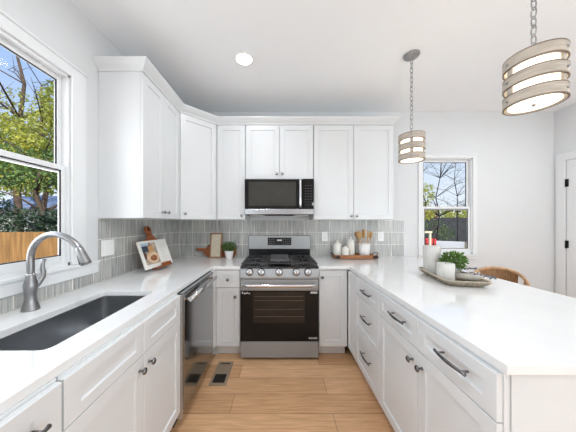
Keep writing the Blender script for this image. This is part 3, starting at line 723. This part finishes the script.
MB().lathe([(.032, 0), (.036, .004), (.052, .085), (.053, .094), (.048, .094), (.046, .082)], n=24, cap=False).lathe([(.001, .0005), (.034, .0008)], n=24, cap=False).build('pot', CERAMW, t)
MB().lathe([(.045, .072), (.0455, .080), (.001, .083)], n=20).build('soil', mat('potting_soil', (.05, .035, .025), .9), t)
q = MB(); stems(q, (0, 0, .08), (0, 0, .145), .07, .06, .05, 14, rnd); q.build('stems', LEAFD, t)
q = MB(); leaf_cloud(q, (0, 0, .140), .088, .065, .056, 460, .014, rnd, 1.5); q.build('foliage', LEAFD, t)

# ------------------------------------------------------------------ right: tray with canisters and crock
t = thing('wooden_serving_tray', 'acacia serving tray with dark metal handles, right of the range', 'tray', (.892, 2.685, SZ1))
W, Dp = .245, .095
q = MB().box(-W, W, -Dp, Dp, .006, .016, .002).box(-W, W, -Dp, -Dp+.014, .016, .050, .003).box(-W, W, Dp-.014, Dp, .016, .050, .003)
q.box(-W, -W+.012, -Dp+.014, Dp-.014, .016, .040, .003).box(W-.012, W, -Dp+.014, Dp-.014, .016, .040, .003)
for x in (-W+.03, W-.03):
    for y in (-Dp+.02, Dp-.02): q.lathe([(.008, .0005), (.008, .006)], (x, y, 0), 8)
q.build('body', WOODT, t)
for s_ in (-1, 1):
    q = MB().tube([(s_*(W-.004), -.055, .04), (s_*(W+.022), -.05, .062), (s_*(W+.030), 0, .070), (s_*(W+.022), .05, .062), (s_*(W-.004), .055, .04)], .005, 8)
    q.build('handle', BRONZE, t)
    for y in (-Dp-.0035, Dp+.0005): MB().box(s_*W-s_*.055, s_*W+s_*.003, y, y+.003, .012, .046, .001).build('corner_strap', BRONZE, t)
tz = SZ1+.0165
def canister(x, y, R, H, lab, dots=True):
    r = thing('ceramic_canister', lab, 'canister', (x, y, tz), 0, 'cream ceramic canisters')
    MB().lathe([(R*.92, 0), (R, .005), (R*1.03, H*.35), (R, H*.68), (R*.93, H*.77), (R*.82, H*.80)], n=24).build('jar', CERAM, r)
    ld = MB().lathe([(R*.84, H*.803), (R*.86, H*.825), (R*.66, H*.875), (R*.24, H*.90), (R*.17, H*.93), (R*.27, H*.97), (R*.2, H*1.01), (.001, H*1.015)], n=24).build('lid', CERAM, r)
    return r
canister(.697, 2.700, .047, .195, 'medium cream canister at the left end of the wooden tray')
canister(.862, 2.712, .044, .235, 'tallest cream canister on the wooden tray')
c3 = canister(.780, 2.648, .042, .140, 'short cream canister with dark knob, front of the wooden tray')
MB().ball((0, 0, .148), .008).build('lid_knob', BLACKM, c3)
t = thing('utensil_crock', 'white tapered crock holding wooden spoons on the tray', 'crock', (1.020, 2.690, tz))
MB().lathe([(.052, 0), (.056, .004), (.066, .165), (.062, .165), (.054, .012), (.001, .010)], n=28).build('pot', CERAMW, t)
def utensil(nm, lab, x, y, tiltx, tilty, L, head, hw, hl, m=UTENS):
    base = Vector((1.020+x, 2.690+y, tz+.0135)); d = Vector((math.sin(tiltx), math.sin(tilty), 1)).normalized()
    q = MB(); top = base+d*L
    q.tube([base, base+d*L*.6, top], [.0045, .005, .006], 8)
    pr = [(0, .006), (.15, hw*.55), (.4, hw*.95), (.65, hw), (.88, hw*.75), (1, hw*.25)] if head == 'spoon' else [(0, .006), (.2, hw*.85), (.35, hw), (.9, hw), (1, hw*.8)]
    P = [top+d*(u*hl-.004) for u, _ in pr]; R_ = [w_ for _, w_ in pr]
    q.tube(P, R_, 12, flat=.22)
    o = q.build(nm, m); tag(o, lab, 'utensil', 'wooden utensils in the crock'); return o
utensil('wooden_spoon', 'broad wooden spoon leaning left in the crock', -.030, -.012, -.16, -.05, .205, 'spoon', .036, .10)
utensil('wooden_spoon', 'dark-toned wooden spoon at the back left of the crock', -.034, .022, -.22, .02, .22, 'spoon', .024, .075, WOODF)
utensil('wooden_spatula', 'flat wooden spatula standing upright in the middle of the crock', -.004, -.004, -.02, .02, .215, 'spat', .024, .105)
utensil('wooden_spatula', 'narrow wooden spatula right of the middle in the crock', .020, -.012, .06, -.03, .20, 'spat', .013, .10)
utensil('wooden_spoon', 'slim wooden spoon leaning right in the crock', .034, .004, .18, .0, .20, 'spoon', .021, .10)

# ------------------------------------------------------------------ peninsula tray
ta = math.radians(-11)
tray = thing('woven_tray', 'low woven seagrass tray with flared beaded rim on the peninsula', 'tray', (1.290, 1.695, SZ1), ta)
hw, hl = .142, .245
def rr2(w_, l_, z, r_=.05): return rrect(-w_, w_, -l_, l_, r_, z, 6)
q = MB().rings([rr2(hw-.035, hl-.035, .0005), rr2(hw-.008, hl-.008, .024), rr2(hw, hl, .038), rr2(hw-.008, hl-.006, .039), rr2(hw-.020, hl-.020, .020), rr2(hw-.042, hl-.042, .008)], smooth=True)
q.build('basket', BASKET, tray)
q = MB(); ring = rr2(hw-.003, hl-.003, .041)
tot = []
for i in range(len(ring)):
    a, b = Vector(ring[i]), Vector(ring[(i+1) % len(ring)]); n = max(1, round((b-a).length/.014))
    for k in range(n): tot.append(a.lerp(b, k/n))
for p in tot: q.ball(p, .0062, 6, 4)
q.build('beaded_rim', WHITEW, tray, kind='stuff')
tp = SZ1+.009
t = thing('pillar_candle', 'tall grey-white pillar candle at the back of the woven tray', 'candle', (1.262, 1.855, tp), 0, 'pillar candles on the woven tray')
MB().lathe([(.060, 0), (.0625, .004), (.0625, .224), (.058, .228), (.03, .224), (.001, .222)], n=28).build('wax', CANDLE, t)
MB().tube([(0, 0, .222), (.001, .001, .232)], .0015, 5).build('wick', BLACKM, t)
t = thing('pillar_candle', 'short grey-white pillar candle at the front of the woven tray', 'candle', (1.205, 1.625, tp), 0, 'pillar candles on the woven tray')
MB().lathe([(.052, 0), (.0545, .004), (.0545, .122), (.050, .126), (.03, .122), (.001, .120)], n=28).build('wax', CANDLE, t)
MB().tube([(0, 0, .12), (.001, .001, .131)], .0015, 5).build('wick', BLACKM, t)
t = thing('potted_herb', 'leafy bright green plant in a grey stone pot on the woven tray', 'potted plant', (1.340, 1.725, tp))
MB().lathe([(.034, 0), (.038, .004), (.044, .075), (.044, .082), (.040, .082), (.038, .07)], n=24, cap=False).lathe([(.001, .0005), (.035, .0008)], n=24, cap=False).build('pot', STONEP, t)
MB().lathe([(.038, .062), (.0385, .068), (.001, .070)], n=20).build('soil', MATS['potting_soil'], t)
q = MB(); stems(q, (0, 0, .07), (0, 0, .15), .09, .08, .06, 18, rnd); q.build('stems', LEAFG, t)
q = MB(); leaf_cloud(q, (0, 0, .125), .074, .075, .062, 520, .0155, rnd, 1.7); q.build('foliage', LEAFG, t)
for (x, y, a, L, R, lab) in ((1.352, 1.600, 28, .15, .024, 'bleached driftwood stick nearest the camera on the woven tray'), (1.382, 1.640, 40, .13, .018, 'bleached driftwood stick behind the first on the woven tray')):
    d = Vector((math.cos(math.radians(a)), -math.sin(math.radians(a)), 0)); p = Vector((x, y, tp+R+.004))
    o = MB().tube([p-d*L*.5, p-d*L*.2+Vector((0, .004, .003)), p+d*L*.15, p+d*L*.5], [R*.85, R, R*.95, R*.8], 12).build('driftwood_stick', DRIFT); tag(o, lab, 'driftwood', 'driftwood sticks on the woven tray')
def sprig(lab, p0, p1, rng):
    a, b = Vector(p0), Vector(p1); q = MB(); q.tube([a, a.lerp(b, .5)+Vector((0, 0, .006)), b], .0015, 5)
    for k in range(26):
        u = .35+.65*k/26; p = a.lerp(b, u)+Vector((rng.gauss(0, .004), rng.gauss(0, .004), rng.gauss(.003, .004))); q.ball(p, .0042, 5, 3, 1.3)
    o = q.build('lavender_sprig', SPRIG); tag(o, lab, 'dried flowers', 'dried lavender sprigs on the woven tray')
zr = SZ1+.047
sprig('dried lavender sprig with its tip past the near right tray corner', (1.34, 1.68, zr+.004), (1.475, 1.515, zr), rnd)
sprig('dried lavender sprig reaching over the right tray rim', (1.36, 1.72, zr+.006), (1.52, 1.575, zr-.004), rnd)
sprig('dried lavender sprig highest above the tray, beside the plant leaves', (1.37, 1.78, zr+.006), (1.535, 1.735, zr+.025), rnd)

# ------------------------------------------------------------------ rattan stool
t = thing('rattan_counter_stool', 'rattan counter stool with curved woven back, behind the peninsula', 'stool', (2.085, 2.135, 0), math.radians(-135))
# local: +x is the direction the sitter faces
def rim(z0, z1, R, n=19, span=105):
    P = []
    for k in range(n):
        u = -1+2*k/(n-1); a = math.radians(180+u*span); P.append((R*math.cos(a), R*math.sin(a), z0-(z0-z1)*abs(u)**2.2))
    return P
MB().tube(rim(.880, .70, .195), .0145, 10).build('top_rail', RATTAN, t)
MB().lathe([(.17, .615), (.185, .62), (.185, .645), (.17, .652), (.001, .655)], n=28).build('seat', RATTANW, t)
q = MB(); up, lo_ = rim(.872, .835, .190, 17, 46), rim(.66, .66, .175, 17, 46)
q.rings([[a, b, (b[0]*.97, b[1]*.97, b[2]), (a[0]*.97, a[1]*.97, a[2])] for a, b in zip(up, lo_)], smooth=False)
q.build('woven_back', RATTANW, t)
for s_ in (-1, 1):
    MB().tube([(.195*math.cos(math.radians(180+s_*66)), .195*math.sin(math.radians(180+s_*66)), .810), (.18*math.cos(math.radians(180+s_*66)), .18*math.sin(math.radians(180+s_*62)), .63)], .009, 8).build('back_post', RATTAN, t)
    MB().tube([rim(.880, .70, .195)[0 if s_ < 0 else -1], (.04, -s_*.17, .63)], .009, 8).build('arm_post', RATTAN, t)
for a in (45, 135, 225, 315):
    ca, sa = math.cos(math.radians(a)), math.sin(math.radians(a)); MB().tube([(.15*ca, .15*sa, .616), (.21*ca, .21*sa, .001)], .014, 10).build('leg', RATTAN, t)
MB().tube([(0.192*math.cos(2*PI*k/24), 0.192*math.sin(2*PI*k/24), .20) for k in range(24)], .009, 8, closed=True).build('footrest', RATTAN, t)

# ------------------------------------------------------------------ outdoors
GZ = -.75
tag(MB().box(-60, 60, YB+.3, 90, GZ-.1, GZ).box(-60, XL-.3, -20, YB+.3, GZ-.1, GZ).build('garden_ground', GROUND), 'brown leaf-strewn ground outside the windows', 'ground', kind='structure')
t = thing('wooden_fence', 'honey cedar board fence seen through the sink window', 'fence', (-9.5, 5.2, GZ))
q = MB(); x = 0
while x < 6.3:
    h = 1.87+rnd.uniform(-.006, .006); q.box(x, x+.133, 0, .02, .02, h, .004); x += .140
q.build('boards', FENCE, t)
MB().box(0, 6.3, .0205, .06, .3, .39).box(0, 6.3, .0205, .06, 1.5, 1.59).build('rail', FENCE, t)
for x in (.1, 2.5, 4.9): MB().box(x, x+.09, .061, .15, 0, 1.8).build('post', FENCE, t)
def tree(name, lab, x, y, H, crowns, m, bark=BARK, tr=.12, leaf=.12, n=1200, branches=8, lean=0, grp=None, cat='tree'):
    t = thing(name, lab, cat, (x, y, GZ), 0, grp)
    q = MB(); P = [(lean*H*k/6*.15+rnd.gauss(0, .03)*k, rnd.gauss(0, .03)*k, H*k/6) for k in range(7)]; P[0] = (0, 0, 0)
    q.tube(P, [tr*(1-.75*k/6) for k in range(7)], 8)
    for b in range(branches):
        k = rnd.randint(2, 6); p = Vector(P[k]); a = rnd.uniform(0, 2*PI); L = H*rnd.uniform(.15, .33)
        e = p+Vector((math.cos(a)*L, math.sin(a)*L, L*rnd.uniform(.2, .8))); mm = p.lerp(e, .5)+Vector((0, 0, .1*L))
        r0 = tr*(1-.75*k/6)*.55
        q.tube([p, mm, e], [r0, r0*.7, r0*.2], 6)
        for c in range(3):
            f = mm.lerp(e, rnd.uniform(0, 1)); g = f+Vector((rnd.gauss(0, .3), rnd.gauss(0, .3), rnd.uniform(0, .5)))*L
            q.tube([f, f.lerp(g, .5)+Vector((0, 0, .03*L)), g], [r0*.35, r0*.25, r0*.1], 4)
    q.build('trunk', bark, t)
    if crowns:
        q = MB()
        for (cx, cy, cz, rx, ry, rz_) in crowns: leaf_cloud(q, (cx, cy, cz), rx, ry, rz_, n, leaf, rnd, 1.7, -.2)
        q.build('foliage', m, t)
    return t
gl = 'trees beyond the cedar fence'
tree('garden_shrub', 'dark evergreen shrub showing above the fence top', -6.5, 5.95, 2.4, [(0, 0, 1.95, 1.2, .35, .50), (-1.2, 0, 2.15, .9, .35, .6), (.8, 0, 2.0, .7, .35, .45)], LF3, tr=.05, leaf=.05, n=1500, branches=5, grp='shrubs by the fence', cat='shrub')
tree('garden_tree', 'mid-green tree right behind the cedar fence', -7.5, 7.1, 4.6, [(0, 0, 3.7, 1.5, .6, .65), (-1.3, 0, 3.9, 1.0, .6, .7), (1.0, 0, 3.8, .9, .6, .7)], LF2, leaf=.055, n=1500, grp=gl)
tree('garden_tree', 'sunlit yellow-green tree above the cedar fence', -9.7, 9.2, 7.6, [(-.3, 0, 4.3, 1.9, .8, 1.1), (.6, 0, 5.5, 1.6, .8, 1.0), (1.0, .1, 6.9, 1.1, .7, 1.0), (-1.6, 0, 5.4, 1.2, .7, 1.1)], LF1, leaf=.085, n=2300, grp=gl)
tree('garden_tree', 'tall brown-trunked tree at the left edge of the sink window', -15.6, 13.4, 12.5, [(0, .0, 8.6, 2.2, .8, 1.5), (1.8, .0, 7.6, 1.4, .8, 1.5)], LF1, tr=.22, leaf=.09, n=900, branches=22, grp=gl)
tree('garden_tree', 'blue-green leaved tree farthest behind the fence', -24.5, 22.5, 14, [(0, 0, 8.2, 4, 1.6, 4.0), (4, 0, 7.2, 3.0, 1.6, 3.6), (-3.5, 0, 8, 3, 1.6, 3.6)], LF2, leaf=.17, n=1100, branches=14, grp=gl)
t = thing('neighbour_house', 'neighbouring house with blue-grey shingle roof beyond the fence', 'house', (-16.8, 15.5, GZ))
MB().box(-2.7, 2.7, 0, 3, 0, 3.1).build('wall', SIDING, t)
MB().rings([[(-3, -.5, 3.0), (3, -.5, 3.0), (3, 1.5, 4.0), (-3, 1.5, 4.0)], [(-3, -.5, 3.1), (3, -.5, 3.1), (3, 1.5, 4.1), (-3, 1.5, 4.1)]], smooth=False).build('roof', ROOFB, t)
MB().box(-.6, .3, -.03, -.001, 1.1, 2.1).build('window', DISP, t)
# through the small window
gr = 'trees beyond the small window'
for (x, y, H, lab, n_) in ((10.3, 14.6, 7.5, 'bare-branched tree in the middle of the small window', 60), (16.2, 20.4, 9.0, 'bare-branched tree at the right of the small window', 44)):
    tree('bare_tree', lab, x, y, H, [(0, 0, H*.70, 1.4, .7, 1.3)], LF1, bark=BARKD, tr=.05, leaf=.05, n=90, branches=n_, grp=gr)
tree('garden_tree', 'yellowing tree at the left edge of the small window', 7.25, 11.3, 4.6, [(0, 0, 3.5, .5, .4, .55), (.1, 0, 2.6, .4, .35, .35)], LF1, tr=.05, leaf=.07, n=300, grp=gr)
tree('garden_tree', 'orange autumn tree low in the small window', 17.2, 25.8, 3.8, [(0, 0, 3.0, 1.0, .5, .8)], LF4, leaf=.12, n=500, grp=gr)
for k, (x, y, lab) in enumerate(((19.6, 28.2, 'low green-gold tree left of the horizon in the small window'), (23.4, 29.5, 'low green-gold tree centred on the horizon in the small window'), (27.2, 32, 'low green-gold tree right on the horizon in the small window'))):
    tree('distant_tree', lab, x, y, 4.4, [(0, 0, 2.8, 1.9, .9, 1.2)], LF1, leaf=.17, n=700, tr=.12, branches=12, grp='distant trees on the horizon')
t = thing('dark_board_fence', 'dark board fence across the garden beyond the small window', 'fence', (12, 24, GZ))
q = MB(); x = 0
while x < 12: q.box(x, x+.17, 0, .03, 0, 2.62, .004); x += .18
q.build('boards', DFENCE, t)
for x in (0, 4, 8, 11.8): MB().box(x, x+.1, .031, .13, 0, 2.6).build('post', DFENCE, t)
tree('garden_shrub', 'bare-stemmed shrub in front of the dark garden fence', 12.3, 17.9, 2.4, [(0, 0, 1.8, .9, .6, .6)], LF2, tr=.05, leaf=.07, n=160, branches=26, grp='shrubs by the fence', cat='shrub')
tree('garden_shrub', 'leafy shrub at the right foot of the dark garden fence', 16.6, 22.5, 1.6, [(0, 0, 1.0, .9, .5, .7)], LF2, tr=.04, leaf=.09, n=300, branches=10, grp='shrubs by the fence', cat='shrub')
# red car
t = thing('toy_car', 'small red toy car on the ground beyond the cream garden frame', 'toy car', (13.0, 19.3, GZ+.001), math.radians(65))
t.scale = (.5, .5, .5)
prof = [(-1.9, .35), (-1.95, .75), (-1.2, .92), (-.75, 1.38), (.7, 1.40), (1.25, .98), (1.9, .86), (1.95, .35)]
MB().prism(prof, -.8, .8, 'xz').build('body', REDC, t)
MB().prism([(-1.05, .95), (-.68, 1.31), (.62, 1.32), (1.05, .98)], -.81, -.802, 'xz').build('side_window', DISP, t)
for x in (-1.2, 1.2):
    for y in (-.78, .62): MB().lathe([(.33, 0), (.33, .17)], (x, y, .33), 18, 'y').build('wheel', BLACKM, t)
t = thing('cream_garden_frame', 'cream timber frame standing in the garden beyond the small window', 'garden frame', (6.45, 10, GZ))
MB().box(-.30, -.22, 0, .08, 0, 1.62).box(.25, .33, 0, .08, 0, 1.62).build('post', CREAM, t)
MB().box(-.34, .37, -.01, .09, 1.621, 1.70).build('top_rail', CREAM, t)
S('deck_floor', MB().box(.5, 6.5, YB+.33, 5.2, -.10, -.03), mat('deck_boards', (.42, .36, .30), .8, var=.3, stretch=(1, 12, 1)))
t = thing('white_patio_chair', 'white patio chair on the deck just outside the small window', 'chair', (3.30, 4.35, -.03), math.radians(-35))
for x in (-.21, .18):
    for y in (-.20, .19): MB().box(x, x+.03, y, y+.03, 0, .42 if y > 0 else 1.02).build('leg', PLASTIC, t)
MB().box(-.22, .22, -.17, .23, .4205, .45, .008).build('seat', PLASTIC, t)
MB().box(-.179, .179, -.198, -.175, .60, .67, .004).box(-.179, .179, -.198, -.175, .71, .78, .004).box(-.179, .179, -.198, -.175, .82, 1.02, .004).build('backrest', PLASTIC, t)
